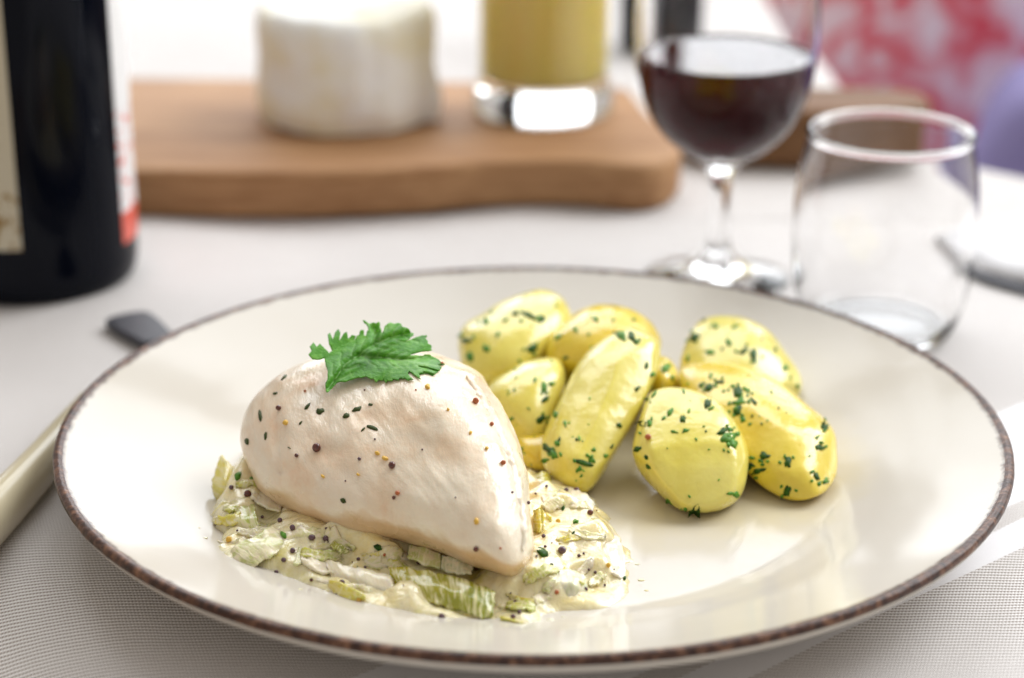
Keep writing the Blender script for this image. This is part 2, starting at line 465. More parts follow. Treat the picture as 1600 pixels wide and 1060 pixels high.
# ragged film of skin and sauce along the right-hand edge of the meat
path = catmull([(728, 590), (748, 612), (768, 645), (787, 688), (803, 730), (813, 775), (819, 822), (815, 862)], 9, False)
vs = []; nw = 7; ok = True; rowsn = 0
for i, (x, y) in enumerate(path):
    t = i/(len(path)-1); wd_ = (5.5+3.5*noise.noise(Vector((i/3.1, 2, 2)))+2.5*noise.noise(Vector((i/1.2, 5, 2))))*min(1, 6*t+.15)*min(1, 6*(1-t)+.15)
    row = []
    for j in range(nw):
        v = j/(nw-1)*2-1
        h, nn = hit(CK, x+v*wd_+2*noise.noise(Vector((i/2.3, 8, 1))), y-v*wd_*.35)
        if h is None: row = None; break
        if nn.dot(CAM-h) < 0: nn = -nn
        row.append(h+nn*(.0011*(1-v*v)*(1+.5*noise.noise(h*500))-.0002))
    if row: vs += row; rowsn += 1
mesh("skin_film", vs, grid_faces(rowsn, nw), ck.m, chick)
for x, y, s_ in ((590, 709, 8), (602, 717, 9), (668, 606, 8), (735, 677, 6), (760, 702, 6), (447, 661, 8), (700, 641, 4), (560, 742, 5), (520, 600, 5), (745, 815, 10), (505, 745, 6)):
    put(flake_geo(CK, x, y, s_, .0003, .7, None, 8, .2), "mustard_grain", yb.m, chick)

# ================================================================== CREAMED LEEKS
def inside(poly, x, y):
    c = False; n = len(poly)
    for i in range(n):
        x1, y1 = poly[i]; x2, y2 = poly[i-1]
        if (y1 > y) != (y2 > y) and x < (x2-x1)*(y-y1)/(y2-y1)+x1: c = not c
    return c
def pdist(poly, x, y):
    best = 9
    n = len(poly)
    for i in range(n):
        x1, y1 = poly[i-1]; x2, y2 = poly[i]
        dx, dy = x2-x1, y2-y1; L = dx*dx+dy*dy or 1e-12
        t = min(1, max(0, ((x-x1)*dx+(y-y1)*dy)/L))
        best = min(best, math.hypot(x-x1-t*dx, y-y1-t*dy))
    return best
sp = [(340, 786), (332, 830), (352, 872), (372, 896), (430, 912), (490, 934), (545, 952), (600, 962), (660, 972), (720, 974), (770, 972), (800, 984), (836, 982), (850, 962), (900, 952), (950, 946), (985, 934), (990, 900),
      (985, 860), (962, 822), (938, 792), (900, 768), (862, 750), (820, 735), (700, 680), (560, 640), (430, 690), (380, 712), (352, 750)]
spw = [tuple(at_z(x, y, .0086)[:2]) for x, y in catmull(sp, 4)]
sc = M("leek_cream", .2, Coat_Weight=.9, Coat_Roughness=.05)
nA = sc.noise(75, 4, .55); nB = sc.noise(160, 3, .6, None, .8)
cA = sc.ramp(nA, [(.30, (.87, .69, .26)), (.43, (.89, .78, .45)), (.6, (.89, .80, .52)), (.72, (.74, .66, .20))])
cB = sc.ramp(nB, [(.3, (.86, .83, .66)), (.6, (1, 1, 1)), (.8, (1, .93, .72))])
sc.base(sc.mix(.8, cA, cB, 'MULTIPLY')).sss(.4, (1, .8, .4), .004)
sc.bump(sc.noise(230, 4, .6, None, .6), .0012, .55); sc.link(sc.lastb, sc.p.inputs['Coat Normal'])
leeks = thing("creamed_leeks", at_z(640, 900, .0086), "creamed leeks in pale mustard sauce spread under the chicken breast", "leeks")
xs = [p[0] for p in spw]; ys = [p[1] for p in spw]
x0, x1_, y0_, y1_ = min(xs)-.004, max(xs)+.004, min(ys)-.004, max(ys)+.004
N = 230; vs = []; idx = {}
def sauce_h(x, y):
    wv = Vector((x, y, 4)); x += .0035*noise.noise(wv*90)+.0015*noise.noise(wv*240); y += .0030*noise.noise(wv*90+Vector((7, 7, 7)))+.0012*noise.noise(wv*240+Vector((3, 3, 3)))
    ins = inside(spw, x, y); d = pdist(spw, x, y)
    if not ins: return -.0015 if d > .001 else -.0006
    e = 1-math.exp(-(d/.0058)**1.25)
    v = Vector((x, y, 0))
    h = .0064 + .0062*noise.noise(v*62+Vector((1.3, 2, 5))) + .0024*noise.noise(v*125+Vector((8, 1, 2))) + .0006*noise.noise(v*270)
    # drawn up into lumps on the left, flat pool on the right front
    px_ = (x+.095)/.11
    h += .0035*math.exp(-((x+.075)/.022)**2-((y+.045)/.022)**2)
    h += .0075*math.exp(-((x+.084)/.011)**2-((y+.012)/.020)**2)
    h += .0022*math.exp(-((x-.012)/.02)**2-((y+.035)/.02)**2)
    h -= .0035*math.exp(-((x+.021)/.017)**2-((y+.081)/.010)**2)
    return max(.0004, h)*e
fs = []; keep = {}
for i in range(N):
    for j in range(N):
        x = x0+(x1_-x0)*j/(N-1); y = y0_+(y1_-y0_)*i/(N-1)
        h = sauce_h(x, y)
        r_ = math.hypot(x, y)
        keep[i, j] = len(vs); vs.append(Vector((x, y, plate_top(r_)+h)))
cellok = lambda i, j: any(vs[keep[a, b]].z > plate_top(math.hypot(vs[keep[a, b]].x, vs[keep[a, b]].y))-.0005 for a, b in ((i, j), (i+1, j), (i, j+1), (i+1, j+1)))
for i in range(N-1):
    for j in range(N-1):
        if cellok(i, j): fs.append((keep[i, j], keep[i, j+1], keep[i+1, j+1], keep[i+1, j]))
mesh("sauce", vs, fs, sc.m, leeks)
SA = BVHTree.FromPolygons(vs, fs)

def leek_mat(name, a, b, c_, freq, filmy=.75):
    m = M(name, .24, Coat_Weight=.6, Coat_Roughness=.06)
    u_ = m.sep(m.tc.outputs['UV'])
    off = m.node('ShaderNodeObjectInfo').outputs['Random']
    vec = m.node('ShaderNodeVectorMath', operation='ADD'); m.link(m.mapped((freq/5, 1.1, 1), co='UV'), vec.inputs[0]); m.link(m.math('MULTIPLY', off, 40), vec.inputs[1])
    st = m.noise(1.6, 4, .55, vec.outputs[0], .4)
    g = m.ramp(m.math('MULTIPLY_ADD', m.noise(3, 2, .5, m.tc.outputs['UV']), .5, m.math('MULTIPLY', u_[0], .6)), [(.25, a), (.7, b)])
    vec2 = m.node('ShaderNodeVectorMath', operation='ADD'); m.link(m.mapped((1.6, 1.6, 1), co='UV'), vec2.inputs[0]); m.link(m.math('MULTIPLY', off, 90), vec2.inputs[1])
    film = m.ramp(m.noise(1.8, 3, .6, vec2.outputs[0], .5), [(.46, 0.), (.62, 1.)])
    m.base(m.mix(m.math('MULTIPLY', film, filmy), m.mix(m.math('MULTIPLY', m.ramp(st, [(.47, 0.), (.60, 1.)]), .85), g, c_), (.88, .79, .52)))
    m.sss(.25, (.6, 1, .2), .003).bump(st, .0005, .6)
    return m.m
lk_green = leek_mat("leek_green_striped", (.46, .40, .006), (.24, .26, .010), (.80, .76, .40), 80, .0)
lk_pale = leek_mat("leek_pale_green", (.50, .55, .16), (.64, .65, .28), (.80, .77, .50), 50)
lk_yel = leek_mat("leek_yellow", (.78, .64, .06), (.70, .62, .08), (.84, .76, .36), 30, .35)
lk_cream = leek_mat("leek_cream_layer", (.80, .70, .42), (.76, .72, .52), (.86, .80, .62), 40)
lk_glass = leek_mat("leek_translucent", (.50, .54, .30), (.62, .64, .40), (.80, .78, .58), 36)
lk_film = leek_mat("leek_under_cream", (.80, .72, .34), (.66, .66, .28), (.86, .79, .52), 30, 1.)
lk_ygr = leek_mat("leek_yellow_green", (.62, .60, .08), (.44, .50, .08), (.78, .76, .42), 40, .6)
def patch(rows, m, name="leek_slice", th=.0006, nu=9, nv=7, bow=0., jit=.0003):
    """rows: list of rows of (x, y, z) control points, interpolated both ways."""
    R1 = [catmull(r, nu, False) for r in rows]
    cols_ = list(zip(*R1))
    G = [catmull(list(c), nv, False) for c in cols_]
    nr_, nc_ = len(G), len(G[0]); vs = []; uvs = []
    s0 = random.uniform(0, 50)
    for i, c in enumerate(G):
        for j, (x, y, z) in enumerate(c):
            ex_ = 3.0*(1 if i in (0, nr_-1) or j in (0, nc_-1) else .5)
            p = at_z(x+ex_*noise.noise(Vector((x/7, y/7, s0))), y+ex_*noise.noise(Vector((x/7, y/7, s0+9))), z-.0006)
            p.z += bow*math.sin(math.pi*j/(nc_-1))+jit*noise.noise(p*300+Vector((s0, 0, 0)))*2
            vs.append(p); uvs.append((i/(nr_-1), j/(nc_-1)))
    return mesh(name, vs, grid_faces(nr_, nc_), m, leeks, solid=th, uvs=uvs)
Z = .0086
patch([[(606, 886, Z+.0062), (650, 890, Z+.0074), (705, 899, Z+.0080), (750, 913, Z+.0074), (772, 926, Z+.0060)], [(612, 905, Z+.0052), (655, 914, Z+.0062), (708, 924, Z+.0068), (752, 936, Z+.0060), (773, 944, Z+.0046)], [(632, 928, Z+.0030), (665, 940, Z+.0038), (710, 952, Z+.0040), (752, 964, Z+.0034), (768, 968, Z+.0020)]], lk_green, bow=.0003, jit=.00035)
patch([[(690, 962, .0095), (725, 968, .0098), (760, 972, .0095)], [(680, 950, .0118), (722, 957, .0122), (764, 966, .0110)]], lk_ygr)
patch([[(354, 896, Z+.002), (362, 858, Z+.007), (395, 838, Z+.009), (428, 822, Z+.0095)], [(366, 905, Z+.001), (380, 872, Z+.0065), (412, 850, Z+.0090), (446, 836, Z+.0095)], [(392, 902, Z+.002), (402, 884, Z+.0055), (428, 866, Z+.0075), (462, 848, Z+.008)]], lk_pale)
patch([[(346, 712, .0185), (336, 735, .0165), (331, 762, .0130), (340, 788, .010)], [(358, 722, .0185), (352, 742, .0175), (348, 765, .0150), (354, 786, .011)], [(364, 735, .0165), (366, 750, .0160), (364, 768, .0140), (366, 785, .012)]], lk_yel, jit=.0001)
patch([[(836, 742, .014), (835, 758, .014), (842, 770, .013)], [(848, 736, .016), (850, 757, .017), (852, 771, .014)], [(860, 742, .014), (862, 760, .015), (858, 768, .013)]], lk_green)
patch([[(832, 799, .018), (833, 832, .012)], [(841, 797, .020), (843, 831, .014)], [(850, 799, .018), (852, 830, .012)]], lk_yel, th=.002, jit=0.0001)
patch([[(855, 801, .016), (857, 832, .011)], [(863, 806, .016), (862, 830, .012)]], lk_yel, jit=0.0001)
patch([[(884, 888, .014), (898, 902, .0145), (913, 910, .014)], [(880, 893, .013), (894, 907, .0135), (911, 911, .0125)]], lk_yel, jit=.0001)
patch([[(785, 976, .0095), (812, 982, .0098), (838, 981, .0090)], [(782, 965, .012), (810, 972, .0125), (836, 979, .0100)]], lk_yel, jit=.0001)
patch([[(470, 849, Z+.0085), (458, 882, Z+.0065)], [(480, 853, Z+.0085), (468, 884, Z+.0065)]], lk_pale, jit=.0001)
patch([[(838, 896, .0135), (866, 889, .0150), (896, 892, .0150), (915, 902, .0135)], [(832, 916, .0125), (865, 911, .0142), (897, 914, .0142), (918, 920, .0118)], [(828, 944, .0095), (860, 947, .0098), (890, 944, .0098), (912, 936, .0095)]], lk_glass)
patch([[(690, 868, .016), (715, 872, .017), (738, 880, .016)], [(688, 888, .015), (713, 894, .016), (738, 898, .015)]], lk_glass)
patch([[(905, 842, .0135), (942, 832, .0150), (968, 840, .0140)], [(908, 862, .0125), (944, 856, .0142), (976, 866, .0128)], [(925, 892, .0112), (955, 896, .0118), (978, 912, .0095)]], lk_cream, bow=.0003)
patch([[(330, 842, .013), (352, 850, .014), (372, 842, .016)], [(332, 858, .010), (352, 864, .011), (380, 856, .014)]], lk_cream)
patch([[(352, 800, .014), (368, 784, .016), (398, 786, .0165)], [(350, 826, .0125), (372, 815, .016), (402, 812, .0165)], [(368, 848, .011), (385, 838, .0135), (408, 830, .0150)]], lk_ygr, bow=.0008)
patch([[(512, 905, .014), (550, 918, .015), (570, 932, .0135)], [(510, 925, .011), (545, 938, .012), (566, 944, .0105)]], lk_yel)
patch([[(505, 872, .0150), (555, 886, .0158), (612, 900, .0150)], [(512, 893, .0135), (560, 906, .0145), (614, 920, .0135)], [(530, 925, .0108), (572, 934, .0112), (618, 942, .0108)]], lk_cream, bow=.0004)
patch([[(640, 850, .016), (668, 856, .017), (688, 866, .016)], [(636, 872, .015), (662, 880, .016), (688, 886, .015)]], lk_pale)
patch([[(400, 760, .017), (420, 765, .018), (440, 778, .018)], [(392, 782, .016), (414, 790, .018), (440, 800, .017)]], lk_cream)
patch([[(700, 952, .0115), (742, 964, .0115), (776, 968, .0105)], [(690, 966, .0095), (735, 975, .0095), (770, 974, .0093)]], lk_yel)
patch([[(890, 762, .013), (915, 775, .014), (930, 790, .013)], [(885, 775, .013), (905, 790, .014), (925, 805, .013)]], lk_cream)
patch([[(925, 808, .015), (938, 812, .016), (944, 822, .013)], [(920, 820, .015), (932, 826, .015), (942, 830, .012)]], lk_green)
patch([[(515, 842, .017), (530, 850, .018), (545, 862, .0165)], [(510, 850, .016), (524, 860, .017), (538, 868, .0155)]], lk_green, jit=.0001)
patch([[(400, 895, .0105), (425, 900, .012), (432, 912, .0095)], [(404, 905, .0095), (420, 912, .010), (430, 916, .0092)]], lk_pale)
def drape_patch(x, y, L_, W_, ang, m, curl):
    """a soft strip of leek lying over the lumps of the sauce"""
    nu_, nv_ = 13, 8; vs = []; uvs = []; s0 = random.uniform(0, 99)
    c_, s_ = math.cos(ang), math.sin(ang); wav = random.uniform(-.35, .35); last = None
    for i in range(nv_):
        for j in range(nu_):
            u_, v_ = j/(nu_-1)*2-1, i/(nv_-1)*2-1
            ww = W_*(1-.35*abs(u_)**3)*(1+.25*noise.noise(Vector((u_*2, s0, 0))))
            X = u_*L_; Y = v_*ww+wav*L_*(u_*u_-.5)
            qx, qy = x+X*c_-Y*s_, y+(X*s_+Y*c_)*.62
            h, nn = hit(SA, qx, qy)
            if h is None: return None
            if last is not None and (h-last).length > .012: return None
            last = h if j else h
            if nn.z < 0: nn = -nn
            edge_ = max(abs(u_)**4, abs(v_)**3)
            lift = .0004+curl*.8*(v_*v_)-.0016*edge_*(.4+noise.noise(Vector((u_*3, v_*3, s0))))
            vs.append(h+Vector((0, 0, 1))*lift); uvs.append((j/(nu_-1), i/(nv_-1)))
    return mesh("leek_slice", vs, grid_faces(nv_, nu_), m, leeks, solid=.0006, uvs=uvs)
placed = []
for _ in range(2500):
    if len(placed) >= 38: break
    x = random.uniform(335, 980); y = random.uniform(735, 972)
    if x > 520 and y < 790 and x < 840: continue
    if 600 < x < 785 and 885 < y < 972: continue
    if any(math.hypot(x-a_, (y-b_)*1.6) < 19 for a_, b_ in placed): continue
    h, nn = hit(SA, x, y); hc, _n = hit(CK, x, y)
    if h is None or (hc is not None and (hc-CAM).length < (h-CAM).length+.002) or not inside(spw, h.x, h.y) or pdist(spw, h.x, h.y) < .003: continue
    o = drape_patch(x, y, random.uniform(14, 34), random.uniform(6, 15), random.uniform(-.9, .9)+(.35 if x < 700 else -.3), random.choice((lk_pale, lk_cream, lk_film, lk_film, lk_yel, lk_cream, lk_ygr, lk_film)), random.uniform(-.0008, .0012))
    if o: placed.append((x, y))
for _ in range(48):
    x = random.uniform(340, 975); y = random.uniform(740, 970)
    h, nn = hit(SA, x, y)
    if h is None or not inside(spw, h.x, h.y): continue
    put(seed_geo(SA, x, y, random.choice((1.2, 1.6, 2., 2.6, 3.4)), .1), "mustard_seed", random.choice((sd, sdp, sdp)).m, leeks)
for (x, y, r, m) in ((388, 775, 6, sd), (362, 763, 4, sdp), (457, 862, 4.5, sdp), (444, 876, 4, sdp), (458, 826, 5, sdp), (487, 842, 5.5, sdp), (508, 843, 5, sdp), (487, 907, 3, sd), (535, 912, 4.5, sdp), (655, 881, 5, sdp), (690, 965, 6, sdp), (900, 770, 6, sd), (884, 767, 3.5, sdp),
                     (921, 803, 4.5, sd), (876, 862, 7, sdp), (850, 839, 3.5, sdp), (852, 855, 2.5, sdp), (861, 884, 3, herb_o), (963, 872, 4, sdp), (960, 858, 3, sdp), (914, 923, 4, sdp), (806, 945, 5, sdp), (812, 958, 4, sdp), (802, 965, 4, sdp), (870, 926, 3.5, sdo), (395, 800, 2.5, sdp), (371, 830, 2, sdp),
                     (407, 870, 2, sdp), (380, 868, 2, sdp), (438, 815, 4, sdp), (560, 875, 3, sdp), (600, 868, 3, sdo), (745, 890, 4, sd), (872, 816, 4, yb), (950, 884, 4, yb), (358, 845, 5, yb), (545, 938, 4, yb), (562, 939, 4, yb), (905, 870, 3, sdp), (930, 895, 2.5, sdp), (945, 915, 2, sdp)):
    put(seed_geo(SA, x, y, r, .45), "mustard_seed", m.m, leeks)
for x, y, s_, m in ((847, 865, 18, herb_d), (590, 856, 14, herb_d), (900, 817, 9, herb_m), (895, 834, 5, herb_d), (372, 745, 14, herb_m), (444, 838, 10, herb_m), (395, 752, 12, herb_m), (880, 795, 8, herb_d), (975, 905, 5, herb_d)):
    put(flake_geo(SA, x, y, s_, .0003, .6), "herb_flake", m.m, leeks)

for x, y, rr in ((1002, 905, 4), (1010, 922, 2.5), (996, 880, 3), (322, 868, 3), (312, 850, 2), (470, 946, 3), (860, 978, 4), (880, 970, 2.5), (700, 990, 2.5)):
    c0 = at_z(x, y, .0085); c0.z = plate_top(math.hypot(c0.x, c0.y)); R_ = rr/5600
    vs = [c0+Vector((R_*math.sin(a)*math.cos(t)*1.4, R_*math.sin(a)*math.sin(t), R_*.45*math.cos(a))) for a in [math.pi*i/8 for i in range(9)] for t in [2*math.pi*j/14 for j in range(14)]]
    mesh("sauce_droplet", vs, grid_faces(9, 14, True), sc.m, leeks)

# ================================================================== POTATOES
def potato_mat(name, a, b):
    m = M(name, .28, Coat_Weight=.6, Coat_Roughness=.13)
    n_ = m.noise(38, 4, .6); n2_ = m.noise(190, 3, .6)
    c = m.ramp(n_, [(.3, a), (.7, b)])
    c = m.mix(.4, c, m.ramp(n2_, [(.3, (.88, .84, .72)), (.6, (1, 1, 1))]), 'MULTIPLY')
    m.base(c).sss(.22, (1, .75, .2), .003)
    m.bump(m.noise(90, 3, .5), .0012, .35).bump(m.noise(420, 3), .0003, .4); m.link(m.lastb, m.p.inputs['Coat Normal'])
    m.link(m.ramp(m.noise(90, 3), [(.35, .16), (.65, .42)]), m.p.inputs['Roughness'])
    return m.m
pm1 = potato_mat("potato_flesh", (.75, .64, .08), (.81, .73, .20))
pm2 = potato_mat("potato_flesh_golden", (.75, .54, .025), (.82, .67, .08))
GP = "peeled boiled potatoes with parsley on the plate"
POT = {
 'A': dict(o=[(715, 545), (722, 512), (758, 488), (800, 460), (838, 452), (872, 461), (890, 484), (891, 512), (870, 540), (845, 572), (800, 600), (762, 606), (728, 590)], c=(805, 530), d=.702, g=(-.0, -.018), T=.019, m=pm1,
           l="pale potato at the far left of the pile, nearest the plate's back edge"),
 'B': dict(o=[(852, 545), (868, 512), (900, 488), (940, 475), (985, 483), (1020, 506), (1034, 540), (1010, 575), (950, 600), (890, 605), (858, 585)], c=(940, 538), d=.690, g=(.0, -.012), T=.018, m=pm2,
           l="golden potato mostly hidden behind the tall slanting one"),
 'C': dict(o=[(762, 612), (800, 576), (845, 555), (876, 566), (884, 600), (872, 650), (850, 700), (810, 712), (775, 680)], c=(825, 632), d=.664, g=(0, -.012), T=.016, m=pm1,
           l="small potato wedged between the chicken breast and the tall slanting potato"),
 'I': dict(o=[(1020, 560), (1045, 560), (1062, 590), (1062, 625), (1030, 630), (1010, 600)], c=(1036, 595), d=.676, g=(0, -.01), T=.013, m=pm2,
           l="sliver of potato in the gap behind the middle of the pile"),
 'E': dict(o=[(800, 680), (835, 672), (870, 680), (880, 715), (862, 745), (825, 738), (802, 715)], c=(840, 708), d=.650, g=(0, -.01), T=.011, m=pm2,
           l="low piece of potato under the tall slanting one beside the sauce"),
 'D': dict(o=[(1031, 530), (1018, 512), (985, 510), (945, 524), (908, 562), (884, 605), (862, 650), (846, 695), (848, 728), (872, 752), (900, 768), (922, 766), (942, 742), (968, 700), (996, 655), (1016, 612), (1030, 572)], c=(940, 640), d=.646, g=(0, -.016), T=.0165, m=pm1,
           l="tall slanting potato leaning on the others, next to the chicken", fac=[(1.0, .45, .0125, .0075), (-1.0, -.4, .0135, .008)]),
 'H': dict(o=[(1060, 570), (1066, 535), (1082, 510), (1110, 494), (1158, 496), (1200, 516), (1232, 556), (1251, 588), (1250, 612), (1225, 640), (1150, 650), (1085, 630), (1062, 600)], c=(1155, 572), d=.690, g=(0, -.018), T=.0175, m=pm1,
           l="potato at the back right of the pile, farthest right from the chicken"),
 'G': dict(o=[(1061, 592), (1068, 572), (1105, 566), (1160, 572), (1210, 594), (1260, 630), (1300, 668), (1309, 710), (1306, 748), (1282, 774), (1240, 783), (1200, 766), (1162, 735), (1125, 695), (1090, 650), (1068, 618)], c=(1190, 676), d=.645, g=(-.002, -.022), T=.0165, m=pm2,
           l="long golden potato at the right end of the pile", fac=[(-.7, 1.0, .0135, .0085)]),
 'F': dict(o=[(987, 700), (992, 660), (1006, 622), (1040, 606), (1085, 610), (1128, 634), (1158, 672), (1171, 712), (1163, 758), (1146, 786), (1112, 801), (1070, 800), (1040, 782), (1008, 750), (992, 722)], c=(1078, 708), d=.626, g=(0, -.012), T=.0155, m=pm1,
           l="round flat-faced potato at the front of the pile", fac=[(.0, -1.0, .0125, .009), (.2, 1., .0115, .004)]),
}
FL = {
 'A': [(805, 490, 12), (826, 493, 24), (848, 500, 14), (760, 502, 12), (748, 504, 8), (728, 532, 20), (777, 524, 10), (760, 545, 13), (734, 558, 14), (831, 545, 18), (790, 500, 8), (768, 488, 7), (812, 565, 8)],
 'B': [(931, 499, 12), (872, 527, 14), (900, 516, 9), (958, 500, 8), (884, 560, 9), (990, 500, 7)],
 'C': [(850, 606, 18), (862, 600, 10), (851, 625, 15), (845, 655, 16), (826, 639, 6), (804, 610, 6), (800, 655, 8), (836, 594, 8)],
 'D': [(972, 522, 16), (988, 526, 20), (996, 534, 12), (996, 607, 12), (868, 647, 11), (883, 663, 12), (858, 703, 26), (864, 712, 18), (850, 722, 12), (874, 688, 9), (914, 724, 24), (904, 734, 12), (924, 718, 12), (928, 703, 8), (901, 687, 5), (946, 713, 8), (956, 698, 8), (968, 665, 9), (879, 604, 8), (897, 556, 10), (935, 530, 9), (950, 740, 9), (1010, 572, 10), (1020, 585, 9), (908, 744, 7), (960, 520, 9)],
 'F': [(1137, 684, 24), (1131, 674, 18), (1146, 694, 14), (1012, 624, 14), (1022, 617, 12), (1047, 644, 14), (1037, 654, 8), (1067, 655, 12), (1053, 675, 12), (1071, 673, 12), (1106, 632, 16), (1088, 687, 5), (995, 702, 14), (1013, 730, 10), (993, 727, 9), (1141, 771, 10), (1150, 773, 11), (1077, 776, 6), (1045, 786, 14), (1085, 800, 22), (1138, 706, 6), (1131, 704, 6), (1010, 715, 8), (1000, 662, 22), (990, 672, 18), (1015, 660, 8), (1068, 612, 8), (1103, 675, 4), (1100, 667, 4), (1018, 655, 6)],
 'G': [(1145, 604, 9), (1152, 612, 20), (1166, 610, 17), (1155, 628, 22), (1152, 642, 18), (1108, 605, 16), (1126, 598, 16), (1096, 602, 12), (1178, 628, 14), (1110, 588, 8), (1195, 713, 18), (1176, 716, 10), (1231, 722, 18), (1279, 700, 16), (1277, 683, 10), (1276, 745, 18), (1290, 752, 12), (1230, 768, 20), (1184, 736, 22), (1172, 728, 14), (1288, 665, 18), (1172, 663, 6), (1190, 663, 5), (1217, 638, 6), (1176, 650, 5), (1130, 612, 6), (1280, 756, 8), (1160, 655, 10)],
 'H': [(1085, 527, 20), (1118, 510, 12), (1148, 511, 14), (1138, 535, 12), (1109, 551, 14), (1163, 548, 18), (1177, 556, 20), (1075, 560, 14), (1211, 547, 9), (1227, 575, 10), (1246, 604, 8), (1128, 545, 6), (1100, 500, 8), (1190, 530, 6), (1235, 590, 7)],
 'E': [(815, 702, 8), (850, 690, 7)], 'I': [(1040, 575, 14), (1050, 590, 9)],
}
for q, (k, d) in enumerate(POT.items()):
    cx, cy = d['c']
    o0 = at_d(cx, cy, d['d']); o0.z = .009
    t = thing("potato", o0, d['l'], "potato", GP)
    ob, bv = body(d['o'], d['c'], d['d'], d['g'][0], d['g'][1], d['T'], d['T'], "flesh", d['m'], t, ex=2.15, facets=d.get('fac'), rough=.0004, rfreq=70, seed=q+1, cuts=5)
    for x, y, s_ in FL[k]:
        g = flake_geo(bv, x, y, s_*.95, .00012, random.uniform(.35, .85), None, 13, .6)
        put(g, "parsley_fleck", (herb_d if random.random() < (.75 if s_ > 15 else .35) else herb_m).m, t)
        if s_ > 15:
            for _ in range(3):
                a = random.uniform(0, 6.28)
                put(flake_geo(bv, x+s_*.7*math.cos(a), y+s_*.5*math.sin(a), s_*.3, .0002, .7), "parsley_fleck", herb_m.m, t)
    xs = [p[0] for p in d['o']]; ys = [p[1] for p in d['o']]
    for _ in range(16):
        x, y = random.uniform(min(xs), max(xs)), random.uniform(min(ys), max(ys))
        if inside(d['o'], x, y): put(flake_geo(bv, x, y, random.choice((2.5, 3, 3.5, 4, 5, 7)), .0001, .55, None, 7, .5), "parsley_fleck", random.choice((herb_m, herb_l, herb_l)).m, t)
    if k == 'F': put(seed_geo(bv, 1013, 685, 5), "mustard_seed", sdo.m, t)

# ================================================================== CORIANDER LEAF
lf = M("coriander_green", .45); lf.set("Specular IOR Level", .3); lf.sss(.2, (.6, 1, .2), .002)
lu = lf.tc.outputs['UV']
at_ = lf.node('ShaderNodeAttribute'); at_.attribute_name = 'vein'
ton = lf.noise(2.6, 3, .6, lu); gr = lf.noise(22, 3, .6, lu)
c = lf.ramp(lf.math('MULTIPLY_ADD', gr, .35, lf.math('MULTIPLY', ton, .65)), [(.34, (.025, .12, .004)), (.5, (.065, .25, .012)), (.68, (.19, .44, .06))])
lf.base(lf.mix(lf.math('MULTIPLY', at_.outputs['Fac'], .55), c, (.30, .52, .20)))
lf.bump(gr, .0004, .6)
leaf = thing("coriander_leaf", at_d(590, 590, .594), "fresh green coriander leaf lying on top of the chicken breast", "leaf")
def leaf_part(name, outl, dfun, m, th=.00025, res=None):
    """fill a lobe outline with a fine triangle mesh and drape it by the depth function"""
    bm = bmesh.new()
    vv = [bm.verts.new((x, y, 0)) for x, y in outl]
    es = [bm.edges.new((vv[i], vv[(i+1) % len(vv)])) for i in range(len(vv))]
    bmesh.ops.triangle_fill(bm, edges=es, use_beauty=True)
    for _ in range(6):
        L = [e for e in bm.edges if e.calc_length() > 2.6]
        if L: bmesh.ops.subdivide_edges(bm, edges=L, cuts=1)
        bmesh.ops.triangulate(bm, faces=bm.faces)
        bmesh.ops.beautify_fill(bm, faces=bm.faces, edges=bm.edges)
    bm.verts.ensure_lookup_table()
    vs = []; uvs = []; vein = []
    for v in bm.verts:
        x, y = v.co.x, v.co.y
        vs.append(at_d(x, y, dfun(x, y))); uvs.append(((x-480)/200, (y-500)/110)); vein.append(max(math.exp(-(ridge(x, y, V)/1.5)**2)*(1 if q_ < 3 else .6) for q_, V in enumerate(VEINS)))
    fs = [tuple(v.index for v in f.verts) for f in bm.faces]
    bm.free()
    o = mesh(name, vs, fs, m, leaf, solid=th, uvs=uvs)
    at = o.data.attributes.new('vein', 'FLOAT', 'POINT'); at.data.foreach_set('value', vein)
    return o
def ck_depth(x, y, default):
    h, _ = hit(CK, x, y)
    return (h-CAM).dot(fw) if h is not None else default
LEAFD = ck_depth(590, 596, .59)
def ridge(x, y, pts):   # distance to a polyline (for veins / folds)
    best = 99
    for (a, b), (c_, d) in zip(pts, pts[1:]):
        dx, dy = c_-a, d-b; L = dx*dx+dy*dy
        t = min(1, max(0, ((x-a)*dx+(y-b)*dy)/L)); best = min(best, math.hypot(x-a-t*dx, y-b-t*dy))
    return best
V1 = [(513, 608), (540, 570), (575, 545), (610, 528), (650, 520)]
V2 = [(560, 558), (600, 560), (640, 566), (685, 574)]
V3 = [(585, 540), (588, 520), (580, 505)]
VEINS = [V1, V2, V3]
for (a_, b_, n_, l_) in ((V1, -1, 9, 26), (V1, 1, 9, 30), (V2, -1, 8, 24), (V2, 1, 8, 26), (V3, 1, 4, 16), (V3, -1, 4, 12)):
    pl = catmull(a_, 8, False)
    for k_ in range(1, n_):
        i_ = int(k_*(len(pl)-2)/n_); p_, q_ = pl[i_], pl[i_+1]
        an = math.atan2(q_[1]-p_[1], q_[0]-p_[0])+b_*.75
        VEINS.append([p_, (p_[0]+l_*.5*math.cos(an), p_[1]+l_*.5*math.sin(an)), (p_[0]+l_*math.cos(an-b_*.15), p_[1]+l_*math.sin(an-b_*.15))])
def drape(x, y):
    base = LEAFD + (596-y)*.00019 - .0008
    d = base + .0016*math.sin((x-500)/26)*.5 + .0011*math.sin((x+y*1.6)/13)*.6
    for V in (V1, V2, V3): d += .0016*math.exp(-(ridge(x, y, V)/5)**2)
    for V in VEINS[3:]: d += .00035*math.exp(-(ridge(x, y, V)/2.5)**2)
    h = ck_depth(x, y, 9)
    return min(d, h-.0007)
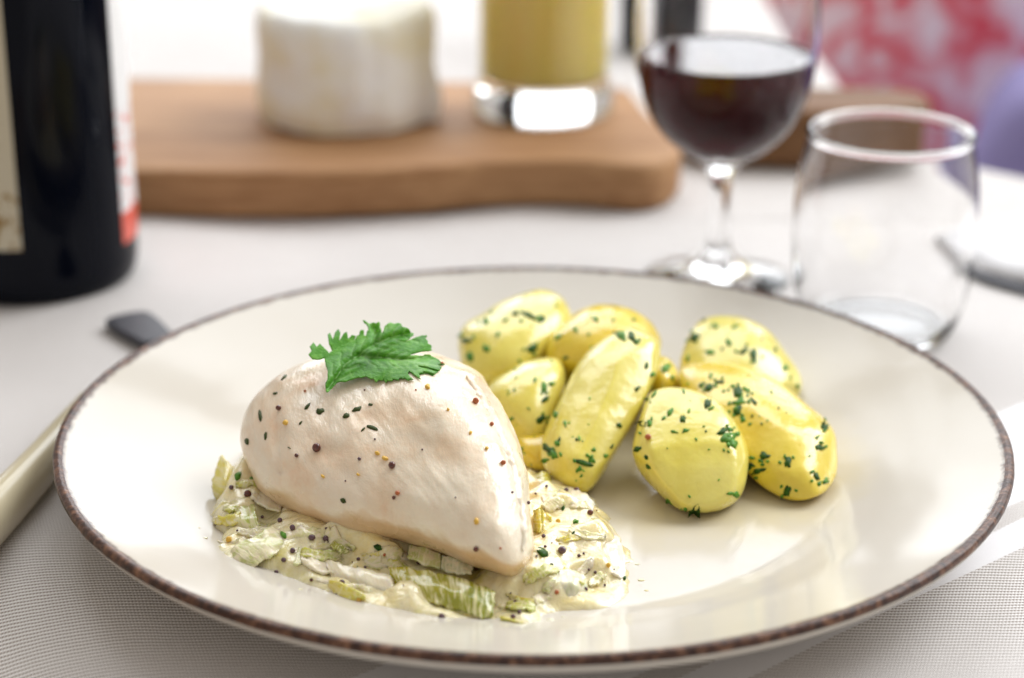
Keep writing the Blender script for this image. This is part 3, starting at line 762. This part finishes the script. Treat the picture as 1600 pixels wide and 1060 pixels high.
main = [(511, 614), (508, 602), (512, 590), (511, 577), (507, 562), (513, 553), (530, 543), (545, 536), (556, 530), (562, 520), (569, 515), (568, 526), (573, 522), (575, 512), (567, 502), (580, 506), (592, 504), (595, 514), (598, 521), (601, 512), (606, 507), (622, 506), (634, 513), (646, 522), (640, 530), (633, 535), (648, 529),
        (657, 526), (666, 525), (666, 532), (672, 540), (674, 548), (655, 551), (641, 556), (658, 556), (668, 554), (680, 560), (694, 570), (684, 571), (686, 580), (668, 575), (652, 573), (668, 579), (678, 581), (679, 585), (668, 583), (660, 582), (655, 588), (657, 593), (646, 586), (638, 580), (640, 589), (645, 593), (638, 595), (630, 592), (622, 594), (612, 595), (603, 598), (598, 594), (588, 597), (580, 592), (566, 590), (552, 593), (540, 597), (528, 598), (520, 606)]
ser = []
for i, (x, y) in enumerate(catmull(main, 3)):
    k = 1.8*math.sin(i*2.1) if (x > 560 or y < 545) else .5*math.sin(i*2.1)
    cx_, cy_ = x-590, y-555; L_ = math.hypot(cx_, cy_)
    ser.append((x+cx_/L_*k, y+cy_/L_*k))
main = ser
leaf_part("leaf_blade", main, drape, lf.m)
leaf_part("leaf_lobe", [(508, 560), (498, 563), (488, 562), (482, 555), (487, 549), (484, 543), (490, 536), (495, 543), (500, 538), (507, 545), (513, 551), (514, 557)], lambda x, y: drape(x, y)+.001, lf.m)
leaf_part("leaf_lobe", [(519, 549), (514, 538), (512, 524), (516, 521), (520, 531), (524, 520), (529, 515), (532, 521), (530, 533), (537, 522), (542, 519), (544, 530), (550, 524), (556, 526), (553, 536), (540, 544)], lambda x, y: drape(x, y)+.002, lf.m)
leaf_part("leaf_lobe", [(620, 572), (640, 560), (660, 556), (676, 562), (690, 575), (684, 582), (676, 588), (668, 584), (655, 586), (640, 582)], lambda x, y: drape(x, y)+.0006, lf.m)

# ================================================================== WINE BOTTLE
bt = M("dark_bottle_glass", .06); bt.base((.002, .003, .007)); bt.set('Specular IOR Level', .12)
bx, by, BR = -.1905, .1975, .0393
bottle = thing("wine_bottle", (bx, by, 0), "dark wine bottle at the left edge, beside the plate", "bottle")
prof = smooth_profile([(0, .004), (.028, .003), (.0335, 0.0), (.0375, .0025), (.0391, .008), (BR, .016), (BR, .06), (BR, .12), (BR, .175), (.037, .195), (.027, .213), (.017, .232), (.0142, .25), (.0138, .29), (.0155, .292), (.0155, .298), (.013, .300), (0, .300)], 4)
vs, fs = lathe((bx, by, 0), [(max(0, r), z) for r, z in prof], 96); mesh("bottle_glass", vs, fs, bt.m, bottle)
def label(name, a0, a1, z0, z1, m, off=.0003):
    base_ang = math.atan2(CAM.y-by, CAM.x-bx)
    vs = []; uvs = []; n = 24; k = 12
    for i in range(k+1):
        for j in range(n+1):
            a = base_ang+R(a0+(a1-a0)*j/n)
            vs.append((bx+(BR+off)*math.cos(a), by+(BR+off)*math.sin(a), z0+(z1-z0)*i/k)); uvs.append((j/n, i/k))
    return mesh(name, vs, grid_faces(k+1, n+1), m, bottle, uvs=uvs)
la = M("cream_paper", .55); u_ = la.sep(la.tc.outputs['UV'])
spk = la.noise(14, 3, .7, la.tc.outputs['UV'])
low = la.math('LESS_THAN', u_[1], .22)
ink = la.math('MULTIPLY', la.math('GREATER_THAN', spk, .55), low)
la.base(la.mix(ink, (.55, .50, .38), (.28, .17, .05)))
label("front_label", -125, -7, .0235, .125, la.m)
lb = M("white_red_paper", .3); u_ = lb.sep(lb.tc.outputs['UV'])
v = u_[1]
redb = lb.math('LESS_THAN', v, .10)
sc_ = lb.noise(6, 3, .7, lb.mapped((1, 5, 1), co='UV'))
scr = lb.math('MULTIPLY', lb.math('GREATER_THAN', sc_, .56), lb.math('LESS_THAN', v, .42))
lb.base(lb.mix(lb.math('MINIMUM', lb.math('ADD', redb, scr), 1.), (.85, .85, .86), (.72, .12, .08)))
label("back_label", 56, 122, .0175, .14, lb.m)

# ================================================================== WOODEN BOARDS
def wood(name, a, b, rot=0):
    m = M(name, .62); m.set('Specular IOR Level', .3); v = m.mapped((1.2, 14, 14), (0, 0, rot))
    n_ = m.noise(7, 5, .6, v, .6); n2_ = m.noise(40, 3, .6, v)
    m.base(m.mix(.6, m.ramp(n_, [(.3, a), (.7, b)]), m.ramp(n2_, [(.3, (.55, .45, .36)), (.7, (1, 1, 1))]), 'MULTIPLY'))
    m.bump(n2_, .0006, .4); return m.m
wm = wood("oak_board", (.33, .165, .07), (.50, .29, .14)); wm2 = wood("shade_toned_board", (.15, .072, .028), (.24, .12, .05))  # second wood is darkened to carry the shade on its front face
pts = [(-.36, .270), (-.25, .268), (-.16, .2670), (-.10, .266), (-.05, .272), (-.015, .282), (.02, .283), (.045, .276), (.060, .285), (.0665, .305), (.064, .330), (.056, .36), (.052, .385), (.047, .405), (.02, .415), (-.05, .418), (-.18, .423), (-.30, .425), (-.37, .42), (-.385, .35)]
vs, fs = slab(catmull(pts, 6), .0008, .0215)
bo = mesh("cutting_board", vs, fs, wm, org=(-.1, .34, 0), smooth=False, bevel=.0035)
tag(bo, "thick light brown wooden board carrying the cheese and the mug", "cutting board")
for p in bo.data.polygons: p.use_smooth = True
pts = [(.074, .345), (.11, .342), (.145, .341), (.166, .345), (.180, .350), (.184, .362), (.180, .376), (.165, .383), (.12, .385), (.08, .384), (.073, .365)]
vs, fs = slab(catmull(pts, 6), .0008, .0275)
bo2 = mesh("cutting_board", vs, fs, wm2, org=(.13, .38, 0), smooth=False, bevel=.003)
tag(bo2, "wooden board toned dark for shade, behind the empty tumbler and wine glass", "cutting board")

# ================================================================== CHEESE
ch = M("white_cheese_rind", .75); 
ch.base(ch.ramp(ch.noise(35, 4, .6), [(.35, (.86, .80, .58)), (.5, (.90, .88, .80)), (.65, (.91, .91, .89))])).sss(.2, (1, .9, .7), .004)
ch.bump(ch.noise(150, 4, .6), .0015, .6)
cc = at_z(533, 216, .0215); cx0, cy0 = cc.x+.0, cc.y+.0385
def chw(r, z, a):
    w_ = .0016*noise.noise(Vector((math.cos(a)*2, math.sin(a)*2, z*60)))*(r/.038)+.0003*math.sin(a*17)*(r/.038)
    w_ += .0055*math.exp(-((a-R(338)+6.283) % 6.283)**2/.15 if a > 3.2 else -9)*max(0, 1-z/.040)*(r/.038)
    return w_ if r > 0 else 0
prof = smooth_profile([(0, .0006), (.034, .0006), (.0375, .003), (.0392, .009), (.0388, .022), (.0382, .036), (.0375, .046), (.0350, .0505), (.031, .0515), (.022, .0530), (.010, .0545), (0, .055)], 4)
vs, fs = lathe((cx0, cy0, .0215), [(max(0, r), z) for r, z in [(r_*1.035, z_) for r_, z_ in prof]], 96, chw)
vs = [(x, y, z+(.0018*noise.noise(Vector((x*60, y*60, 1))) if z > .06 else 0)) for x, y, z in vs]
cheese = thing("cheese", (cx0, cy0, .0215), "tall round white cheese on the wooden board", "cheese")
mesh("rind", vs, fs, ch.m, cheese)
lfm = M("dark_leaf_base", .6); lfm.base((.10, .085, .04))
vs, fs = lathe((cx0, cy0, .0217), [(0, 0), (.0365, 0), (.0372, .0015), (.0365, .003), (0, .003)], 48); mesh("base_wrapper", vs, fs, lfm.m, cheese)

# ================================================================== MUG
gm = glass_mat("clear_glass")
mc = at_z(850, 203, .0215); mx, my = mc.x, mc.y+.0312
mug = thing("drinking_glass", (mx, my, .0215), "tall thick-bottomed glass of cloudy yellow drink on the wooden board", "glass")
prof = smooth_profile([(0, .0015), (.024, .0015), (.0285, .0), (.0315, .003), (.0318, .009), (.0300, .0145), (.0290, .020)], 4)+[(.0290, .05), (.0292, .085), (.0294, .118)]
prof += smooth_profile([(.0294, .118), (.0287, .1195), (.0278, .118)], 3)[1:]+[(.0272, .085), (.0270, .05), (.0270, .021)]+smooth_profile([(.0270, .021), (.0262, .0175), (.022, .0162), (0, .0160)], 4)[1:]
vs, fs = lathe((mx, my, .0215), [(max(0, r), z) for r, z in prof], 96); mesh("glass_body", vs, fs, gm, mug)
dk = M("cloudy_drink", .35); dk.base((.95, .78, .25)); dk.sss(1., (1, .9, .45), .03)
prof = [(0, .0157), (.022, .0159), (.0264, .0173), (.0272, .0205), (.0272, .05), (.0274, .085), (.0276, .100), (0, .1005)]
vs, fs = lathe((mx, my, .0215), prof, 64); mesh("drink", vs, fs, dk.m, mug)
def tube(path, r, n=14, flat=1.):
    path = [Vector(p) for p in path]; vs = []
    for i, p in enumerate(path):
        t = (path[min(i+1, len(path)-1)]-path[max(i-1, 0)]).normalized()
        s_ = t.cross(Vector((0, 1, .01))).normalized(); u2 = s_.cross(t)
        rr = r[i] if isinstance(r, list) else r
        for j in range(n):
            a = 2*math.pi*j/n; vs.append(p+s_*rr*math.cos(a)+u2*rr*flat*math.sin(a))
    fs = grid_faces(len(path), n, True); fs.append(tuple(range(n-1, -1, -1))); b = (len(path)-1)*n; fs.append(tuple(range(b, b+n)))
    return vs, fs
# ================================================================== WINE GLASS
wc = at_z(1120, 438, 0); wx, wy = wc.x, wc.y
wg = thing("wine_glass", (wx, wy, 0), "stemmed glass half full of red wine behind the plate", "wine glass")
foot = smooth_profile([(0, .0006), (.024, .0006), (.0275, .0012), (.0270, .0022), (.020, .0042), (.010, .0075), (.0055, .0125), (.0043, .020), (.0040, .032), (.0048, .042), (.0085, .0485)], 4)
bowl_o = smooth_profile([(.0085, .0485), (.0170, .0535), (.0258, .0625), (.0318, .076), (.0340, .090), (.0343, .103), (.0335, .120), (.0318, .138), (.0306, .148)], 4)[1:]
lip = [(.0302, .1486), (.0297, .148)]
bowl_i = smooth_profile([(.0308, .138), (.0324, .120), (.0331, .103), (.0328, .090), (.0305, .076), (.0245, .0640), (.016, .0560), (.008, .0525), (0, .0518)], 4)
vs, fs = lathe((wx, wy, 0), [(max(0, r), z) for r, z in foot], 80)
prof = [(max(0, r), z) for r, z in foot+bowl_o+lip+bowl_i]
vs, fs = lathe((wx, wy, 0), prof, 96); mesh("glass_body", vs, fs, glass_mat("thin_wine_glass", ior=1.40), wg)
wn_ = M("red_wine", .0); wn_.set('Transmission Weight', .5); wn_.set('IOR', 1.05); wn_.set('Base Color', (.075, .0005, .003))
def ri(z):
    P = bowl_i
    for (a, za), (b, zb) in zip(P, P[1:]):
        if zb <= z <= za: return a+(b-a)*(za-z)/(za-zb)
WL = .0885
prof = [(0, .0521)]+[(ri(z)+.00025, z) for z in [.0524+.0026*k for k in range(14)] if z < WL-.001]+[(ri(WL)+.00025, WL), (.028, WL-.0003), (0, WL-.0003)]
vs, fs = lathe((wx, wy, 0), prof, 96); wine = mesh("wine", vs, fs, wn_.m, wg)
ws_ = M("wine_surface", .02); ws_.base((.04, .001, .003)); ws_.set('IOR', 1.36)
vs, fs = lathe((wx, wy, 0), [(0, WL+.0001), (.028, WL+.0001), (ri(WL)-.0006, WL+.0001), (ri(WL)-.0001, WL+.0006)], 96)
mesh("wine_surface", vs, [f for f in fs if len(f) == 4], ws_.m, wine)

# ================================================================== TUMBLER
tc0 = at_z(1371, 516, 0); tx, ty = tc0.x, tc0.y
tum = thing("tumbler", (tx, ty, 0), "empty clear glass tumbler behind the right rim of the plate", "glass")
prof = smooth_profile([(0, .0008), (.020, .0007), (.024, .0003), (.0270, .0015), (.0295, .006), (.0325, .018), (.0342, .034), (.0345, .046), (.0335, .060), (.0315, .072), (.0303, .0775)], 4)
prof += smooth_profile([(.0303, .0775), (.0310, .0792), (.0300, .0806), (.0284, .0797), (.0285, .0775)], 3)[1:]
prof += smooth_profile([(.0285, .0775), (.0298, .071), (.0320, .059), (.0331, .046), (.0328, .034), (.0310, .019), (.0280, .0080), (.023, .0042), (0, .0034)], 4)[1:]
vs, fs = lathe((tx, ty, 0), [(max(0, r)*.955, z*.935) for r, z in prof], 96)
mesh("glass_body", vs, fs, gm, tum)

# ================================================================== CUTLERY
cream = M("cream_handle_plastic", .3, Coat_Weight=.3); cream.base(cream.ramp(cream.noise(30, 2), [(.3, (.52, .45, .30)), (.7, (.58, .51, .35))]))
steel = M("steel", .18, Metallic=1.); steel.base((.62, .62, .64))
steeld = M("dark_steel", .5); steeld.base((.035, .035, .045))
kn = thing("table_knife", (-.150, -.02, 0), "cream handled knife lying left of the plate", "knife")
path = [(-.1780, -.150, .009), (-.1740, -.125, .0085), (-.1665, -.085, .0080), (-.1580, -.045, .0078), (-.1500, .0, .0075), (-.1455, .036, .0068), (-.1440, .055, .006)]
vs, fs = tube(catmull(path, 6, False), [.0075*min(1, .35+.2*i) if i < 4 else (.0092-.0030*max(0, (i-14)/22)) for i in range(37)], 20, .75)
mesh("handle", vs, fs, cream.m, kn)
vs, fs = tube([(-.1442, .053, .0055), (-.1425, .060, .005), (-.139, .068, .0042)], [.0045, .0035, .003], 14, .6)
mesh("bolster", vs, fs, steel.m, kn)
def blade(name, pts, z0, z1, m, par):
    vs, fs = slab(catmull(pts, 4), z0, z1); return mesh(name, vs, fs, m, par, smooth=False, bevel=.0005)
blade("blade", [(-.1415, .058), (-.1370, .056), (-.118, .085), (-.108, .105), (-.107, .112), (-.111, .112), (-.128, .088)], .0008, .0028, steel.m, kn)
k2 = thing("fork", (-.12, .11, 0), "dark grey rounded end of a utensil poking out from under the plate's left rim", "cutlery")
A_, B_ = at_z(192, 490, .004), at_z(300, 568, .004)
dr = (B_-A_).normalized(); sd_ = Vector((-dr.y, dr.x, 0))
wd = .0088
pts = [tuple((A_+dr*a+sd_*b*wd)[:2]) for a, b in ((0.0005, 0), (.0012, .62), (.004, .97), (.012, 1.), (.026, .8), (.032, .6), (.032, -.6), (.026, -.8), (.012, -1), (.004, -.97), (.0012, -.62))]
vs, fs = slab(catmull(pts, 4), .0012, .0045)
mesh("handle_end", vs, fs, steeld.m, k2, smooth=False, bevel=.0012)

# ================================================================== FAR THINGS
db = M("black_bottle_glass", .08); db.base((.002, .003, .007)); db.set("Specular IOR Level", .15)
fx, fy = at_z(1032, 92, 0)[:2]; fy += .022
dbt = thing("vinegar_bottle", (fx, fy, 0), "narrow black bottle behind the wine glass", "bottle")
vs, fs = lathe((fx, fy, 0), [(max(0, r), z) for r, z in smooth_profile([(0, .002), (.018, .0005), (.0215, .004), (.022, .02), (.022, .12), (.018, .15), (.009, .17), (.0085, .21), (0, .212)], 3)], 48)
mesh("bottle_glass", vs, fs, db.m, dbt)
# napkin, right of the tumbler
nk = M("white_napkin_cotton", .8); nk.base(nk.ramp(nk.noise(60, 4), [(.3, (.60, .59, .60)), (.7, (.68, .67, .68))])); nk.bump(nk.noise(500, 2), .0004, .4)
q = [at_z(1470, 352, .008), at_z(1530, 404, .008), at_z(1610, 426, .008), at_z(1700, 445, .008), at_z(1750, 350, .008), at_z(1600, 320, .008)]
ctr = sum(q, Vector())/len(q); vs = []; K = 22; n = 48
ol = catmull([tuple(a_.lerp(b_, t_)[:2]) for a_, b_ in zip(q, q[1:]+q[:1]) for t_ in (0, .06, .5, .94)], 3)
for i in range(K+1):
    s_ = i/K
    for (x, y) in ol:
        X = ctr.x+(x-ctr.x)*s_; Y = ctr.y+(y-ctr.y)*s_
        Zz = .0065+.002*noise.noise(Vector((X*35, Y*30, 0)))+.0015*noise.noise(Vector((X*90, Y*70, 5)))-.006*max(0, s_-.85)*4*(.3+.7*max(0, noise.noise(Vector((X*30, Y*30, 9)))+.5))
        vs.append((X, Y, Zz))
o = mesh("napkin", vs, grid_faces(K+1, len(ol), True), nk.m, org=(ctr.x, ctr.y, 0), solid=.0045)
tag(o, "crumpled white napkin to the right of the empty tumbler", "napkin")
f2 = thing("dessert_knife", (.2, .19, 0), "dark steel knife half hidden under the white napkin", "knife")
a, b = at_z(1518, 420, .003), at_z(1680, 462, .003)
d_ = (b-a).normalized(); s2 = Vector((-d_.y, d_.x, 0))
pts = [tuple((a+d_*t+s2*w_)[:2]) for t, w_ in ((0, 0), (.008, -.006), (.03, -.008), (.06, -.008), (.06, .008), (.03, .008), (.008, .006))]
vs, fs = slab(catmull(pts, 4), .001, .003); mesh("blade", vs, fs, steeld.m, f2, smooth=False)

# cushions beyond the table
def cushion(name, c, sx, sy, sz, rz, tilt, m, label_, cat, seed):
    vs = []; A, B = 28, 44
    for i in range(A+1):
        al = math.pi*i/A
        for j in range(B):
            t = 2*math.pi*j/B
            sg = lambda v, e: math.copysign(abs(v)**e, v)
            x = sx*sg(math.sin(al), .5)*sg(math.cos(t), .45); y = sy*sg(math.sin(al), .5)*sg(math.sin(t), .45); z = sz*sg(math.cos(al), .9)
            p = Vector((x, y, z)); p += p.normalized()*.012*noise.noise(p*9+Vector((seed, 0, 0)))
            y2 = p.y*math.cos(tilt)-p.z*math.sin(tilt); z2 = p.y*math.sin(tilt)+p.z*math.cos(tilt)
            vs.append((c[0]+p.x*math.cos(rz)-y2*math.sin(rz), c[1]+p.x*math.sin(rz)+y2*math.cos(rz), c[2]+z2))
    o = mesh(name, vs, grid_faces(A+1, B, True), m, org=(c[0], c[1], c[2]-sz))
    return tag(o, label_, cat)
rd = M("red_white_print", .8)
vo = rd.node('ShaderNodeTexVoronoi'); vo.inputs['Scale'].default_value = 17; rd.link(rd.mapped((1, 1, 1)), vo.inputs['Vector'])
rd.base(rd.ramp(rd.noise(24, 2, .5, None, .8), [(.40, (.88, .72, .76)), (.48, (.82, .36, .40)), (.56, (.75, .02, .045)), (.66, (.88, .68, .72))]))
pu = M("violet_fabric", .8); pu.base(pu.ramp(pu.noise(8, 3), [(.3, (.21, .18, .38)), (.7, (.27, .24, .46))]))
blu = M("pale_blue_fabric", .8); blu.base((.62, .66, .80))
c0 = at_d(1432, 55, 1.36); cushion("cushion", (c0.x, c0.y, c0.z), .092, .04, .088, R(-4), R(14), rd.m, "red and white patterned cushion beyond the table's right edge", "cushion", 1)
c0 = at_d(1765, 335, 1.23); cushion("cushion", (c0.x, c0.y, c0.z), .10, .05, .092, R(-12), R(10), pu.m, "plain violet cushion beyond the table's right edge", "cushion", 5)
c0 = at_d(700, -28, 1.75); cushion("cushion", (c0.x, c0.y, c0.z), .10, .05, .045, 0, 0, rd.m, "dark red cushion at the very back, between the cheese and the mug", "cushion", 9)

bw = M("bench_fabric", .8); bw.base((.16, .14, .26))
vs, fs = slab([(.20, .60), (.9, .40), (1.1, 1.0), (.30, 1.25), (-.2, 1.3), (-.15, 1.19)], -.758, -.215)
tag(mesh("bench", vs, fs, bw.m, org=(.5, .8, -.758), smooth=False, bevel=.01), "dark violet bench seat beyond the table, under the cushions", "bench")
